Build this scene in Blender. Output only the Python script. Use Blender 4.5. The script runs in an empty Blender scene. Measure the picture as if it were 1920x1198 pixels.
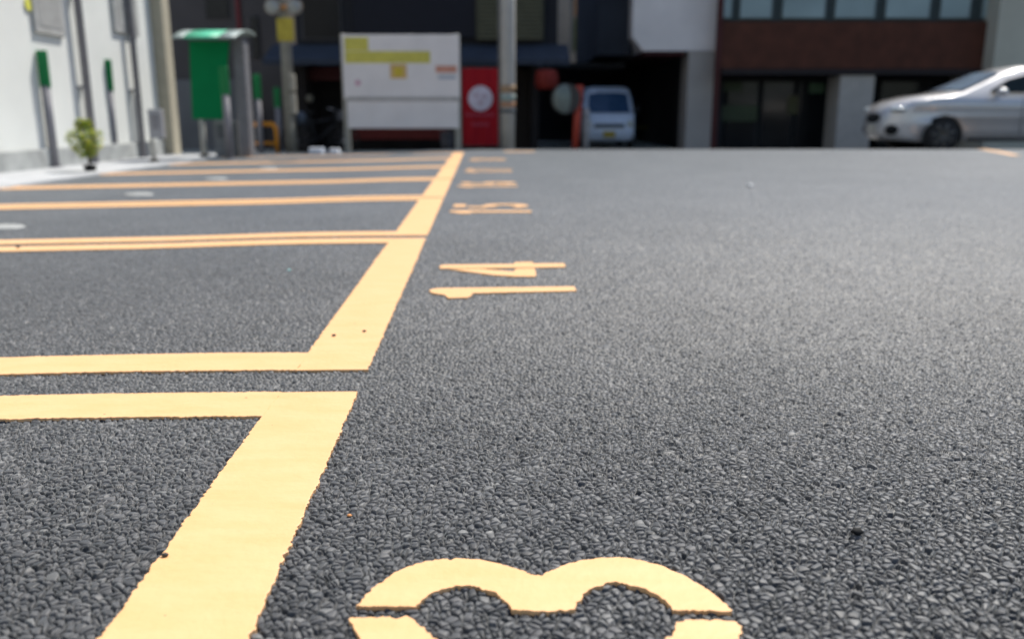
import bpy, bmesh, math, random
import numpy as np
from mathutils import Vector, Matrix
from mathutils.geometry import tessellate_polygon

S = bpy.context.scene
C = S.collection
R = math.radians

# ------------------------------------------------------------------ camera, sky, sun, exposure
F, CX, CY = 1600.0, 960.0, 599.0
CAM_H = 0.65
PITCH = math.atan(381 / 1600)
cam_d = bpy.data.cameras.new('camera')
cam = bpy.data.objects.new('camera', cam_d)
C.objects.link(cam)
cam.location = (0, 0, CAM_H)
cam.rotation_euler = (math.pi / 2 - PITCH, 0, 0)
cam_d.sensor_width = 36
cam_d.lens = F / 1920 * 36
cam_d.clip_start = 0.02
cam_d.clip_end = 2000
cam_d.dof.use_dof = True
cam_d.dof.focus_distance = 1.62
cam_d.dof.aperture_fstop = 2.3
S.camera = cam

SUN_EL, SUN_AZ = 57, 38            # azimuth measured from straight ahead towards the right
world = bpy.data.worlds.new('World')
S.world = world
world.use_nodes = True
wn = world.node_tree
sky = wn.nodes.new('ShaderNodeTexSky')
sky.sky_type = 'NISHITA'
sky.sun_disc = False
sky.sun_elevation = R(SUN_EL)
sky.sun_rotation = R(SUN_AZ)
bg = wn.nodes['Background']
bg.inputs['Strength'].default_value = 0.12
wn.links.new(sky.outputs[0], bg.inputs['Color'])
sd = bpy.data.lights.new('sun', 'SUN')
sd.energy = 4.6
sd.angle = R(0.53)
sd.color = (1.0, 0.955, 0.88)
sun = bpy.data.objects.new('sun', sd)
C.objects.link(sun)
sdir = Vector((math.sin(R(SUN_AZ)) * math.cos(R(SUN_EL)), math.cos(R(SUN_AZ)) * math.cos(R(SUN_EL)), math.sin(R(SUN_EL))))
sun.rotation_euler = sdir.to_track_quat('Z', 'Y').to_euler()
sun.location = sdir * 60
S.view_settings.view_transform = 'Standard'
S.view_settings.look = 'None'
S.view_settings.gamma = 1
S.view_settings.exposure = 0.30
S.cycles.use_denoising = True
try:
    S.cycles.denoising_prefilter = 'ACCURATE'
except Exception:
    pass
S.cycles.max_bounces = 8

# ------------------------------------------------------------------ terrain height and layout helpers
def sstep(a, b, t):
    t = np.clip((t - a) / (b - a), 0, 1)
    return t * t * (3 - 2 * t)

def zg(x, y):
    """height of the lot: falls gently to the left wall, crests along the street"""
    x = np.asarray(x, dtype=np.float64); y = np.asarray(y, dtype=np.float64)
    w = sstep(0.0, 1.6, -0.45 - x)
    z = -0.019 * w * np.maximum(0, -0.45 - x)
    z = np.maximum(z, -0.125)
    yd = 17.2 - 3.8 * np.clip((x - 1.5) / 4.5, 0, 1)
    zc = 0.655 - 63.5 / 1645 * (0.973 * yd + 0.15)
    rise = zc * sstep(0, 1, (y - (yd - 7)) / 7)
    z = z + np.where(x > 0, rise * sstep(0.2, 2.0, x), 0)
    drop = sstep(0, 1, (y - yd - 0.1) / 2.2)
    low = -0.03 * sstep(1.5, 4.5, x) - 0.20 * (1 - sstep(1.5, 4.5, x))
    low = low + (-0.24 - low) * sstep(17.9, 20.8, y)
    z = z * (1 - drop) + low * drop
    return z

def zgf(x, y):
    return float(zg(x, y))

def ray(px, py):
    u, v = (px - CX) / F, (py - CY) / F
    return u, math.cos(PITCH) - v * math.sin(PITCH), -math.sin(PITCH) - v * math.cos(PITCH)

def GP(px, py):
    """ground point that the photograph shows at a pixel"""
    rx, ry, rz = ray(px, py)
    z = 0.0
    for _ in range(12):
        t = (z - CAM_H) / rz
        z = zgf(rx * t, ry * t)
    return rx * t, ry * t

def W(px, py, Y):
    """world point at distance Y seen at a pixel: used to read real sizes off the photograph"""
    rx, ry, rz = ray(px, py)
    t = Y / ry
    return Vector((rx * t, Y, CAM_H + rz * t))

def ZH(py, Y):
    return W(960, py, Y).z

# ------------------------------------------------------------------ materials
MATS = {}
def mat(name, col, rough=0.6, metal=0.0, var=0.12, scale=6.0, bump=0.0, bscale=60.0, spec=0.25, coat=0.0, alpha=None, trans=0.0, emit=None):
    if name in MATS:
        return MATS[name]
    m = bpy.data.materials.new(name); m.use_nodes = True
    nt = m.node_tree; p = nt.nodes['Principled BSDF']
    tc = nt.nodes.new('ShaderNodeTexCoord')
    n = nt.nodes.new('ShaderNodeTexNoise'); n.inputs['Scale'].default_value = scale; n.inputs['Detail'].default_value = 6
    nt.links.new(tc.outputs['Object'], n.inputs['Vector'])
    r = nt.nodes.new('ShaderNodeValToRGB')
    r.color_ramp.elements[0].position = 0.3; r.color_ramp.elements[1].position = 0.7
    lo = [max(0, c * (1 - var)) for c in col]; hi = [min(1, c * (1 + var)) for c in col]
    r.color_ramp.elements[0].color = (*lo, 1); r.color_ramp.elements[1].color = (*hi, 1)
    nt.links.new(n.outputs['Fac'], r.inputs['Fac'])
    nt.links.new(r.outputs['Color'], p.inputs['Base Color'])
    p.inputs['Roughness'].default_value = rough
    p.inputs['Metallic'].default_value = metal
    p.inputs['Specular IOR Level'].default_value = spec
    if coat: p.inputs['Coat Weight'].default_value = coat; p.inputs['Coat Roughness'].default_value = 0.06
    if trans: p.inputs['Transmission Weight'].default_value = trans
    if emit:
        p.inputs['Emission Color'].default_value = (*emit[0], 1); p.inputs['Emission Strength'].default_value = emit[1]
    if bump:
        n2 = nt.nodes.new('ShaderNodeTexNoise'); n2.inputs['Scale'].default_value = bscale; n2.inputs['Detail'].default_value = 4
        nt.links.new(tc.outputs['Object'], n2.inputs['Vector'])
        b = nt.nodes.new('ShaderNodeBump'); b.inputs['Strength'].default_value = bump; b.inputs['Distance'].default_value = 0.01
        nt.links.new(n2.outputs['Fac'], b.inputs['Height']); nt.links.new(b.outputs['Normal'], p.inputs['Normal'])
    MATS[name] = m
    return m

def asphalt_material():
    m = bpy.data.materials.new('asphalt'); m.use_nodes = True
    nt = m.node_tree; p = nt.nodes['Principled BSDF']; L = nt.links.new
    tc = nt.nodes.new('ShaderNodeTexCoord')
    at = nt.nodes.new('ShaderNodeAttribute'); at.attribute_name = 'tone'
    fine = nt.nodes.new('ShaderNodeTexNoise'); fine.inputs['Scale'].default_value = 420; fine.inputs['Detail'].default_value = 4
    big = nt.nodes.new('ShaderNodeTexNoise'); big.inputs['Scale'].default_value = 1.3; big.inputs['Detail'].default_value = 5
    mid = nt.nodes.new('ShaderNodeTexNoise'); mid.inputs['Scale'].default_value = 26; mid.inputs['Detail'].default_value = 3
    for n in (fine, big, mid): L(tc.outputs['Object'], n.inputs['Vector'])
    ramp = nt.nodes.new('ShaderNodeValToRGB')
    e = ramp.color_ramp.elements
    e[0].position = 0.0; e[0].color = (0.026, 0.026, 0.027, 1)
    e[1].position = 1.0; e[1].color = (0.15, 0.148, 0.142, 1)
    k = e.new(0.45); k.color = (0.066, 0.066, 0.067, 1)
    k = e.new(0.85); k.color = (0.088, 0.086, 0.086, 1)
    L(at.outputs['Fac'], ramp.inputs['Fac'])
    mx = nt.nodes.new('ShaderNodeMix'); mx.data_type = 'RGBA'; mx.blend_type = 'MULTIPLY'; mx.inputs[0].default_value = 1
    L(ramp.outputs['Color'], mx.inputs[6])
    r2 = nt.nodes.new('ShaderNodeMapRange'); r2.inputs['From Min'].default_value = 0.3; r2.inputs['From Max'].default_value = 0.7
    r2.inputs['To Min'].default_value = 0.78; r2.inputs['To Max'].default_value = 1.2
    L(big.outputs['Fac'], r2.inputs['Value'])
    r3 = nt.nodes.new('ShaderNodeMapRange'); r3.inputs['From Min'].default_value = 0.3; r3.inputs['From Max'].default_value = 0.7
    r3.inputs['To Min'].default_value = 0.9; r3.inputs['To Max'].default_value = 1.1
    L(mid.outputs['Fac'], r3.inputs['Value'])
    mm = nt.nodes.new('ShaderNodeMath'); mm.operation = 'MULTIPLY'
    L(r2.outputs['Result'], mm.inputs[0]); L(r3.outputs['Result'], mm.inputs[1])
    L(mm.outputs[0], mx.inputs[7])
    L(mx.outputs[2], p.inputs['Base Color'])
    rr = nt.nodes.new('ShaderNodeMapRange'); rr.inputs['To Min'].default_value = 0.40; rr.inputs['To Max'].default_value = 0.70
    L(fine.outputs['Fac'], rr.inputs['Value']); L(rr.outputs['Result'], p.inputs['Roughness'])
    p.inputs['Specular IOR Level'].default_value = 0.50
    p.inputs['Sheen Weight'].default_value = 0.30; p.inputs['Sheen Roughness'].default_value = 0.40; p.inputs['Sheen Tint'].default_value = (0.86, 0.95, 1, 1)
    b = nt.nodes.new('ShaderNodeBump'); b.inputs['Strength'].default_value = 0.35; b.inputs['Distance'].default_value = 0.0004
    L(fine.outputs['Fac'], b.inputs['Height']); L(b.outputs['Normal'], p.inputs['Normal'])
    return m

def paint_material():
    m = bpy.data.materials.new('yellow_road_paint'); m.use_nodes = True
    nt = m.node_tree; p = nt.nodes['Principled BSDF']; L = nt.links.new
    tc = nt.nodes.new('ShaderNodeTexCoord')
    mp = nt.nodes.new('ShaderNodeMapping'); mp.inputs['Scale'].default_value = (1, 3, 1)
    L(tc.outputs['Object'], mp.inputs['Vector'])
    n = nt.nodes.new('ShaderNodeTexNoise'); n.inputs['Scale'].default_value = 7; n.inputs['Detail'].default_value = 8
    L(mp.outputs[0], n.inputs['Vector'])
    r = nt.nodes.new('ShaderNodeValToRGB'); e = r.color_ramp.elements
    e[0].position = 0.32; e[0].color = (0.78, 0.44, 0.190, 1)
    e[1].position = 0.62; e[1].color = (0.83, 0.475, 0.226, 1)
    L(n.outputs['Fac'], r.inputs['Fac'])
    v = nt.nodes.new('ShaderNodeTexVoronoi'); v.inputs['Scale'].default_value = 26; v.inputs['Randomness'].default_value = 1
    L(tc.outputs['Object'], v.inputs['Vector'])
    n3 = nt.nodes.new('ShaderNodeTexNoise'); n3.inputs['Scale'].default_value = 9
    L(tc.outputs['Object'], n3.inputs['Vector'])
    s = nt.nodes.new('ShaderNodeMath'); s.operation = 'LESS_THAN'; L(v.outputs['Distance'], s.inputs[0])
    t = nt.nodes.new('ShaderNodeMapRange'); t.inputs['From Min'].default_value = 0.50; t.inputs['From Max'].default_value = 0.75
    t.inputs['To Min'].default_value = 0.0; t.inputs['To Max'].default_value = 0.15
    L(n3.outputs['Fac'], t.inputs['Value']); L(t.outputs['Result'], s.inputs[1])
    mx = nt.nodes.new('ShaderNodeMix'); mx.data_type = 'RGBA'
    L(s.outputs[0], mx.inputs[0]); L(r.outputs['Color'], mx.inputs[6]); mx.inputs[7].default_value = (0.35, 0.24, 0.12, 1)
    L(mx.outputs[2], p.inputs['Base Color'])
    p.inputs['Roughness'].default_value = 0.5
    n2 = nt.nodes.new('ShaderNodeTexNoise'); n2.inputs['Scale'].default_value = 55; n2.inputs['Detail'].default_value = 5
    L(tc.outputs['Object'], n2.inputs['Vector'])
    b = nt.nodes.new('ShaderNodeBump'); b.inputs['Strength'].default_value = 0.35; b.inputs['Distance'].default_value = 0.004
    L(n2.outputs['Fac'], b.inputs['Height']); L(b.outputs['Normal'], p.inputs['Normal'])
    return m

M_ASPH = asphalt_material()
M_PAINT = paint_material()

# ------------------------------------------------------------------ mesh helpers
class MB:
    def __init__(s):
        s.v = []; s.f = []; s.sm = []
    def add(s, vs, fs, smooth=False):
        o = len(s.v); s.v += [tuple(p) for p in vs]; s.f += [tuple(o + i for i in f) for f in fs]; s.sm += [smooth] * len(fs)
        return s
    def box(s, a, b):
        (x0, y0, z0), (x1, y1, z1) = a, b
        x0, x1 = min(x0, x1), max(x0, x1); y0, y1 = min(y0, y1), max(y0, y1); z0, z1 = min(z0, z1), max(z0, z1)
        e = min(0.012, (x1 - x0) * .2, (y1 - y0) * .2, (z1 - z0) * .2)
        bm = bmesh.new()
        bmesh.ops.create_cube(bm, size=1, matrix=Matrix.Translation(((x0 + x1) / 2, (y0 + y1) / 2, (z0 + z1) / 2)) @ Matrix.Diagonal((x1 - x0, y1 - y0, z1 - z0, 1)))
        bmesh.ops.bevel(bm, geom=bm.edges[:], offset=e, segments=1, affect='EDGES')
        s.add([v.co for v in bm.verts], [[v.index for v in f.verts] for f in bm.faces] if not bm.verts.index_update() else [])
        bm.free()
        return s
    def tube(s, pts, rad, n=12, caps=True):
        pts = [Vector(p) for p in pts]
        if not hasattr(rad, '__len__'): rad = [rad] * len(pts)
        vs = []; fs = []
        up = None
        for i, p in enumerate(pts):
            d = (pts[min(i + 1, len(pts) - 1)] - pts[max(i - 1, 0)]).normalized()
            if up is None:
                up = Vector((0, 0, 1)) if abs(d.z) < .9 else Vector((1, 0, 0))
            a = d.cross(up).normalized(); b = a.cross(d).normalized(); up = b
            for k in range(n):
                t = 2 * math.pi * k / n
                vs.append(p + (a * math.cos(t) + b * math.sin(t)) * rad[i])
        for i in range(len(pts) - 1):
            for k in range(n):
                fs.append((i * n + k, i * n + (k + 1) % n, (i + 1) * n + (k + 1) % n, (i + 1) * n + k))
        s.add(vs, fs, True)
        if caps:
            o = len(s.v) - len(vs)
            s.f.append(tuple(o + k for k in range(n - 1, -1, -1))); s.sm.append(False)
            s.f.append(tuple(o + (len(pts) - 1) * n + k for k in range(n))); s.sm.append(False)
        return s
    def ell(s, c, r, n=16, m=10):
        vs = []; fs = []
        for j in range(m + 1):
            ph = math.pi * j / m
            for k in range(n):
                t = 2 * math.pi * k / n
                vs.append((c[0] + r[0] * math.sin(ph) * math.cos(t), c[1] + r[1] * math.sin(ph) * math.sin(t), c[2] + r[2] * math.cos(ph)))
        for j in range(m):
            for k in range(n):
                fs.append((j * n + k, (j + 1) * n + k, (j + 1) * n + (k + 1) % n, j * n + (k + 1) % n))
        return s.add(vs, fs, True)
    def disc(s, c, r, axis, th, n=28):
        c = Vector(c); a = Vector(axis).normalized()
        return s.tube([c - a * th / 2, c + a * th / 2], r, n)
    def prism(s, outline, a, b, axis='y'):
        """closed 2D outline extruded from a to b along an axis"""
        n = len(outline)
        def P(p, t):
            return (p[0], t, p[1]) if axis == 'y' else ((t, p[0], p[1]) if axis == 'x' else (p[0], p[1], t))
        vs = [P(p, a) for p in outline] + [P(p, b) for p in outline]
        fs = [(i, (i + 1) % n, n + (i + 1) % n, n + i) for i in range(n)]
        tr = tessellate_polygon([[Vector((p[0], p[1], 0)) for p in outline]])
        fs += [tuple(t) for t in tr] + [tuple(n + i for i in reversed(t)) for t in tr]
        return s.add(vs, fs)
    def build(s, name, m, parent=None):
        me = bpy.data.meshes.new(name)
        me.from_pydata([tuple(v) for v in s.v], [], s.f)
        me.materials.append(m)
        me.polygons.foreach_set('use_smooth', s.sm)
        bm = bmesh.new(); bm.from_mesh(me); bmesh.ops.recalc_face_normals(bm, faces=bm.faces[:]); bm.to_mesh(me); bm.free()
        o = bpy.data.objects.new(name, me); C.objects.link(o)
        if parent: o.parent = parent
        return o

def tag(o, label=None, cat=None, group=None, kind=None):
    if label: o['label'] = label
    if cat: o['category'] = cat
    if group: o['group'] = group
    if kind: o['kind'] = kind
    return o

def thing(name, loc, label, cat, group=None, rz=0):
    o = bpy.data.objects.new(name, None); C.objects.link(o); o.location = loc; o.rotation_euler = (0, 0, rz)
    o.empty_display_size = 0.2
    return tag(o, label, cat, group)

def copy_tree(o, parent=None):
    c = o.copy(); C.objects.link(c); c.parent = parent
    for ch in list(o.children): copy_tree(ch, c)
    return c

# ------------------------------------------------------------------ the asphalt: packed stones
rng = np.random.default_rng(7)
TAB = rng.random((8, 1024, 1024)).astype(np.float32)

def voro(X, Y, cell, k0, wmax):
    """power diagram of jittered sites: cells of mixed sizes with straight, angular borders"""
    gx = np.floor(X / cell).astype(np.int32); gy = np.floor(Y / cell).astype(np.int32)
    best = np.full(X.shape, 1e9, np.float32); sec = best.copy()
    bx = np.zeros_like(best); by = np.zeros_like(best); sx = bx.copy(); sy = by.copy()
    bi = np.zeros(X.shape, np.int32); bj = bi.copy()
    for dx in (-2, -1, 0, 1, 2):
        for dy in (-2, -1, 0, 1, 2):
            if abs(dx) == 2 and abs(dy) == 2: continue
            i = (gx + dx); j = (gy + dy)
            im = (i + k0 * 37) & 1023; jm = (j + k0 * 91) & 1023
            cx = ((i - 0.30 + 1.60 * TAB[0][im, jm]) * cell).astype(np.float32)
            cy = ((j - 0.30 + 1.60 * TAB[1][im, jm]) * cell).astype(np.float32)
            d = (X - cx) ** 2 + (Y - cy) ** 2 - (wmax * cell * cell) * TAB[6][im, jm] ** 1.5
            c1 = d < best; c2 = (~c1) & (d < sec)
            sec = np.where(c1, best, np.where(c2, d, sec))
            sx = np.where(c1, bx, np.where(c2, cx, sx)); sy = np.where(c1, by, np.where(c2, cy, sy))
            best = np.where(c1, d, best); bx = np.where(c1, cx, bx); by = np.where(c1, cy, by)
            bi = np.where(c1, im, bi); bj = np.where(c1, jm, bj)
    e = (sec - best) / (2 * np.sqrt((bx - sx) ** 2 + (by - sy) ** 2) + 1e-6)
    return X - bx, Y - by, e, bi, bj

def stone_field(X, Y):
    # gentle domain warp keeps the stones from sitting on a lattice
    Xa = X * 0.90 + Y * 0.436; Ya = Y * 0.90 - X * 0.436
    Xw = Xa + 0.003 * np.sin(Y * 53 + 3 * np.sin(X * 27)); Yw = Ya + 0.003 * np.sin(X * 47 + 2.5 * np.sin(Y * 31))
    def layer(cell, k, amp, edge, spread, tilt, curv, wmax):
        dx, dy, e, i, j = voro(Xw, Yw, cell, k, wmax)
        h = -spread * TAB[2][i, j] ** 1.4 + dx * (TAB[3][i, j] - .5) * tilt + dy * (TAB[4][i, j] - .5) * tilt
        # a second facet: each stone is cut by one more plane, so tops are angular
        a = TAB[7][i, j] * 6.2832
        cut = 0.0012 + 0.0020 * TAB[4][j, i] - (dx * np.cos(a) + dy * np.sin(a)) * (0.25 + 0.5 * TAB[3][j, i])
        t = np.clip((e - 0.0005) / edge, 0, 1)
        cliff = np.sqrt(np.clip(1 - (1 - t) ** 2, 0, 1))
        return h + np.minimum(0, cut) - amp * (1 - cliff) - curv * (dx * dx + dy * dy), TAB[5][i, j], TAB[3][(i + 511) & 1023, j]
    h1, t1, keep = layer(0.0112, 1, 0.0085, 0.0024, 0.0032, 0.30, 12, 0.42)
    h2, t2, _ = layer(0.0056, 2, 0.0030, 0.0022, 0.0020, 0.5, 25, 0.25)
    h2 = h2 - 0.0062
    h1 = np.where(keep < 0.035, h1 - 0.007, h1)      # stones torn out here and there
    h = np.maximum(h1, h2); tone = np.where(h2 > h1, t2 * .6, t1)
    return np.minimum(h, 0.0014), tone

def make_lot():
    rows = [0.12, 0.2, 0.28, 0.36, 0.42, 0.48, 0.54, 0.60]
    y = 0.60
    while y < 19.5:
        rr = 0.00118 * (1 + 0.55 * (y / 5) ** 2)
        y += max(0.0011, y * rr); rows.append(y)
    while y < 60:
        y += 1.5; rows.append(y)
    Yr = np.array(rows, np.float64); NR = len(Yr)
    side = 0.72 + 2.8 * np.linspace(0, 1, 360)[1:] ** 1.7
    U = np.concatenate([-side[::-1], np.linspace(-0.72, 0.72, 1460), side]); NC = len(U)
    X = (U[None, :] * (Yr[:, None] + 0.22)).astype(np.float64); Yg = np.repeat(Yr[:, None], NC, 1)
    # jitter sample positions slightly so far rows do not line up
    jit = rng.random((NR, NC)) - .5
    Z = zg(X, Yg)
    hs = np.empty((NR, NC), np.float32); tone = np.empty((NR, NC), np.float32)
    for a in range(0, NR, 200):
        b = min(NR, a + 200)
        h, t = stone_field(X[a:b].astype(np.float32), Yg[a:b].astype(np.float32))
        hs[a:b] = h; tone[a:b] = t
    fade = 1 - 0.25 * sstep(4.0, 9.0, Yg) - 0.40 * sstep(8, 15, Yg)
    Z = Z + hs * fade
    co = np.stack([X, Yg, Z], -1).reshape(-1, 3).astype(np.float32)
    idx = np.arange(NR * NC, dtype=np.int32).reshape(NR, NC)
    q = np.stack([idx[:-1, :-1], idx[:-1, 1:], idx[1:, 1:], idx[1:, :-1]], -1).reshape(-1, 4)
    me = bpy.data.meshes.new('parking_lot')
    me.vertices.add(len(co)); me.vertices.foreach_set('co', co.ravel())
    me.loops.add(q.size); me.loops.foreach_set('vertex_index', q.ravel())
    me.polygons.add(len(q)); me.polygons.foreach_set('loop_start', np.arange(0, q.size, 4, dtype=np.int32))
    me.polygons.foreach_set('use_smooth', np.ones(len(q), bool))
    me.update(calc_edges=True)
    at = me.attributes.new('tone', 'FLOAT', 'POINT'); at.data.foreach_set('value', tone.ravel())
    me.materials.append(M_ASPH)
    o = bpy.data.objects.new('parking_lot', me); C.objects.link(o)
    tag(o, kind='structure', label='dark open-graded asphalt of packed stones')
    print('lot verts', len(co))

make_lot()

def make_ground():
    xs = np.concatenate([[-400, -150, -60, -30], np.arange(-20, 20.1, 0.5), [30, 60, 150, 400]])
    ys = np.concatenate([[-400, -100, -30, -10], np.arange(-4, 26, 0.5), [30, 45, 60, 100, 200, 600]])
    X, Y = np.meshgrid(xs, ys)
    Z = zg(X, Y) - 0.03
    NR, NC = X.shape
    mb = MB()
    vs = np.stack([X, Y, Z], -1).reshape(-1, 3).tolist()
    fs = [(j * NC + i, j * NC + i + 1, (j + 1) * NC + i + 1, (j + 1) * NC + i) for j in range(NR - 1) for i in range(NC - 1)]
    mb.add(vs, fs, True)
    m = mat('asphalt_far', (0.07, 0.07, 0.075), 0.6, var=.2, scale=30, bump=.8, bscale=120)
    tag(mb.build('ground', m), kind='structure', label='flat asphalt round the parking lot and under the street')
make_ground()

# concrete strip behind the bays, along the white wall
def strip():
    mb = MB(); vs = []; fs = []
    ys = np.arange(0.5, 20, 0.4)
    for i, y in enumerate(ys):
        x0, x1 = -5.35, -7.2
        for (x, dz) in ((x0, -0.02), (x0, 0.020), (x1, 0.020)):
            vs.append((x, y, zgf(x, y) + dz))
        if i: 
            o = 3 * i
            fs += [(o - 3, o - 2, o + 1, o), (o - 2, o - 1, o + 2, o + 1)]
    mb.add(vs, fs)
    m = mat('pale_concrete', (0.42, 0.43, 0.44), 0.8, var=.15, scale=3, bump=.3)
    tag(mb.build('pavement', m), kind='structure', label='pale concrete strip between the bays and the white wall')
strip()

# ------------------------------------------------------------------ painted markings
PT = 0.0030                                     # top of the paint above the mean plane
def pt(y): return PT - 0.0013 * float(sstep(3.5, 9.0, y))      # thinner where less of the coarse stone stands up
def noise1(t, seed):
    """cheap 1D value noise"""
    i = int(math.floor(t)); f = t - i; f = f * f * (3 - 2 * f)
    def h(k): return float(TAB[7][(k * 7 + seed * 131) & 1023, (k + seed * 17) & 1023]) - .5
    return h(i) * (1 - f) + h(i + 1) * f

def rag(s, seed, amp=0.0052):
    a = noise1(s / 0.0075, seed) + 0.6 * noise1(s / 0.0035, seed + 5) + 0.5 * noise1(s / 0.03, seed + 9) + 0.5 * noise1(s / 0.25, seed + 3)
    return a * amp * (0.45 + 2.4 * abs(noise1(s / 0.045, seed + 31)))

def line_mesh(name, a, b, width, parent, seed, lift=0.0):
    """a painted strip from a to b (ground x,y) with ragged edges, thickness and ends"""
    a = Vector(a); b = Vector(b); d = (b - a); L = d.length; d.normalize(); n = Vector((-d.y, d.x))
    s = 0; ss = [0]
    while s < L:
        p = a + d * s
        s += max(0.0026, 0.0022 * p.length); ss.append(min(s, L))
    vs = []; fs = []
    for i, s in enumerate(ss):
        c = a + d * s
        e0 = -width / 2 + rag(s, seed) * min(1, 2.5 / max(c.length, .5) + .5); e1 = width / 2 + rag(s, seed + 20) * min(1, 2.5 / max(c.length, .5) + .5)
        if i in (0, len(ss) - 1):
            e0 *= .985; e1 *= .985
        row = []
        for e, dz in ((e0, -0.005), (e0, pt(c.y) - .0006), (e0 + .0012, pt(c.y)), ((e0 + e1) / 2, pt(c.y) + .0003), (e1 - .0012, pt(c.y)), (e1, pt(c.y) - .0006), (e1, -0.005)):
            q = c + n * e
            vs.append((q.x, q.y, zgf(q.x, q.y) + dz + lift))
        if i:
            o = 7 * i
            for k in range(6):
                fs.append((o - 7 + k, o - 6 + k, o + k + 1, o + k))
    e = 7 * (len(ss) - 1)
    fs += [tuple(range(7)), tuple(e + k for k in range(6, -1, -1))]
    mb = MB(); mb.add(vs, fs, False)
    return mb.build(name, M_PAINT, parent)

def poly_mesh(name, pts, parent, seed, closed=True, amp=0.0045):
    """painted shape from a ground outline: ragged, thick"""
    P = [Vector(p) for p in pts]; out = []
    tot = 0
    cen = sum(P, Vector((0, 0))) / len(P)
    area = sum(P[i].x * P[(i + 1) % len(P)].y - P[(i + 1) % len(P)].x * P[i].y for i in range(len(P)))
    sg = 1 if area > 0 else -1
    for i in range(len(P)):
        a, b = P[i], P[(i + 1) % len(P)]
        d = b - a; L = d.length
        if L < 1e-6: continue
        d.normalize(); nn = Vector((d.y, -d.x)) * sg
        step = max(0.003, 0.0025 * cen.length); k = max(1, int(L / step))
        for j in range(k):
            s = L * j / k
            w = min(1, 4 * min(s, L - s) / 0.01) if j else 0.3
            out.append(a + d * s + nn * rag(tot + s, seed, amp) * w)
        tot += L
    n = len(out)
    tri = tessellate_polygon([[Vector((p.x, p.y, 0)) for p in out]])
    vs = [(p.x, p.y, zgf(p.x, p.y) + pt(p.y)) for p in out] + [(p.x, p.y, zgf(p.x, p.y) - 0.005) for p in out]
    fs = [tuple(t) for t in tri] + [(i, (i + 1) % n, n + (i + 1) % n, n + i) for i in range(n)]
    mb = MB(); mb.add(vs, fs, False)
    return mb.build(name, M_PAINT, parent)

# the long front line runs almost straight ahead; its centre and width
def front_x(y): return -0.431 - 0.0366 * (y - 0.967)
FW = 0.189                                       # width of every painted line
GAPS = [2.056, 4.69, 7.03, 9.19, 11.45, 13.75, 16.05]
HALF = {0: 0.092, 1: 0.056}
BN = ['13', '14', '15', '16', '17', '18', '19']
SW = 0.170
SD = Vector((-1, -0.012)).normalized()            # direction of the side lines
def bay(i):
    name = BN[i]
    y0 = (GAPS[i - 1] + HALF.get(i - 1, 0.035)) if i else 0.30
    y1 = GAPS[i] - HALF.get(i, 0.035)
    lab = {'13': 'nearest yellow bay outline, cut off by the bottom of the picture beside the big 3',
           '14': 'yellow bay outline around the dark bay whose lane number is 14, between two double lines',
           '15': 'yellow outline of the bay just beyond the second double line, next to the blurred 15',
           '16': 'yellow bay outline just beyond the one numbered 15',
           '17': 'yellow bay outline second beyond the one numbered 15',
           '18': 'blurred yellow bay outline third beyond the one numbered 15',
           '19': 'farthest blurred yellow bay outline at the crest of the lot'}[name]
    t = thing('bay_marking', (0, 0, 0), lab, 'road marking', 'yellow outlines of the parking bays')
    line_mesh('front_line', (front_x(y0), y0), (front_x(y1), y1), FW, t, i * 7 + 1)
    for k, yc in enumerate((y0 + SW / 2, y1 - SW / 2)):
        if i == 0 and k == 0: continue
        xl = front_x(yc) - FW / 2 + 0.004
        a = Vector((xl, yc)); b = a + SD * (4.55 if yc > 6 else 4.6)
        line_mesh('side_line', a, b, SW, t, i * 7 + 3 + k * 2, lift=0.0004)
for i in range(7): bay(i)

def number(i, digits, label, build):
    t = thing('bay_number', (0, 0, 0), label, 'road marking', 'yellow bay numbers painted on the lane')
    build(t)
    return t

# 13 and 14 read off the photograph on the ground plane
def px_poly(pts): return [GP(*p) for p in pts]
def arc_px(pts): return px_poly(pts)
THREE = [(667, 1139), (684, 1122), (705, 1103), (735, 1080), (765, 1065), (800, 1055), (835, 1051), (870, 1050), (905, 1053), (940, 1060), (975, 1071), (1000, 1080),
         (1013, 1082), (1030, 1075), (1055, 1063), (1085, 1054), (1120, 1049), (1160, 1047), (1200, 1052), (1240, 1063), (1280, 1080), (1320, 1103), (1350, 1127), (1373, 1148),
         (1262, 1147), (1250, 1131), (1232, 1117), (1205, 1105), (1175, 1097), (1145, 1095), (1115, 1103), (1097, 1115), (1085, 1130), (1078, 1145), (1060, 1148), (1010, 1149), (960, 1146),
         (952, 1133), (935, 1119), (912, 1108), (885, 1102), (860, 1101), (830, 1107), (805, 1117), (790, 1128), (781, 1140)]
HOOK_A = [(656, 1161), (700, 1160), (772, 1161), (785, 1175), (800, 1190), (835, 1212), (860, 1228), (855, 1262), (800, 1262), (740, 1243), (700, 1222), (672, 1195)]
HOOK_B = [(1268, 1168), (1300, 1166), (1380, 1168), (1392, 1178), (1385, 1200), (1360, 1225), (1315, 1248), (1260, 1266), (1205, 1266), (1200, 1232), (1235, 1215), (1262, 1196)]
def b13(t):
    a = poly_mesh('digit_part', px_poly(THREE), t, 61); a['label'] = 'double hump of the stencilled 3'
    poly_mesh('digit_part', px_poly(HOOK_A), t, 62); poly_mesh('digit_part', px_poly(HOOK_B), t, 63)
    y = 0.66
    poly_mesh('digit_one', [(-.21, y), (-.21, y + .10), (.31, y + .10), (.31, y), (-.06, y), (-.06, y - .07), (-.13, y - .07), (-.17, y - .02)], t, 64)
number(0, '13', 'large yellow stencilled 3 at the bottom edge, the near end of bay number 13', b13)
c6 = lambda L: [(740 + x / 3.743, 260 + y / 3.743) for x, y in L]
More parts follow.
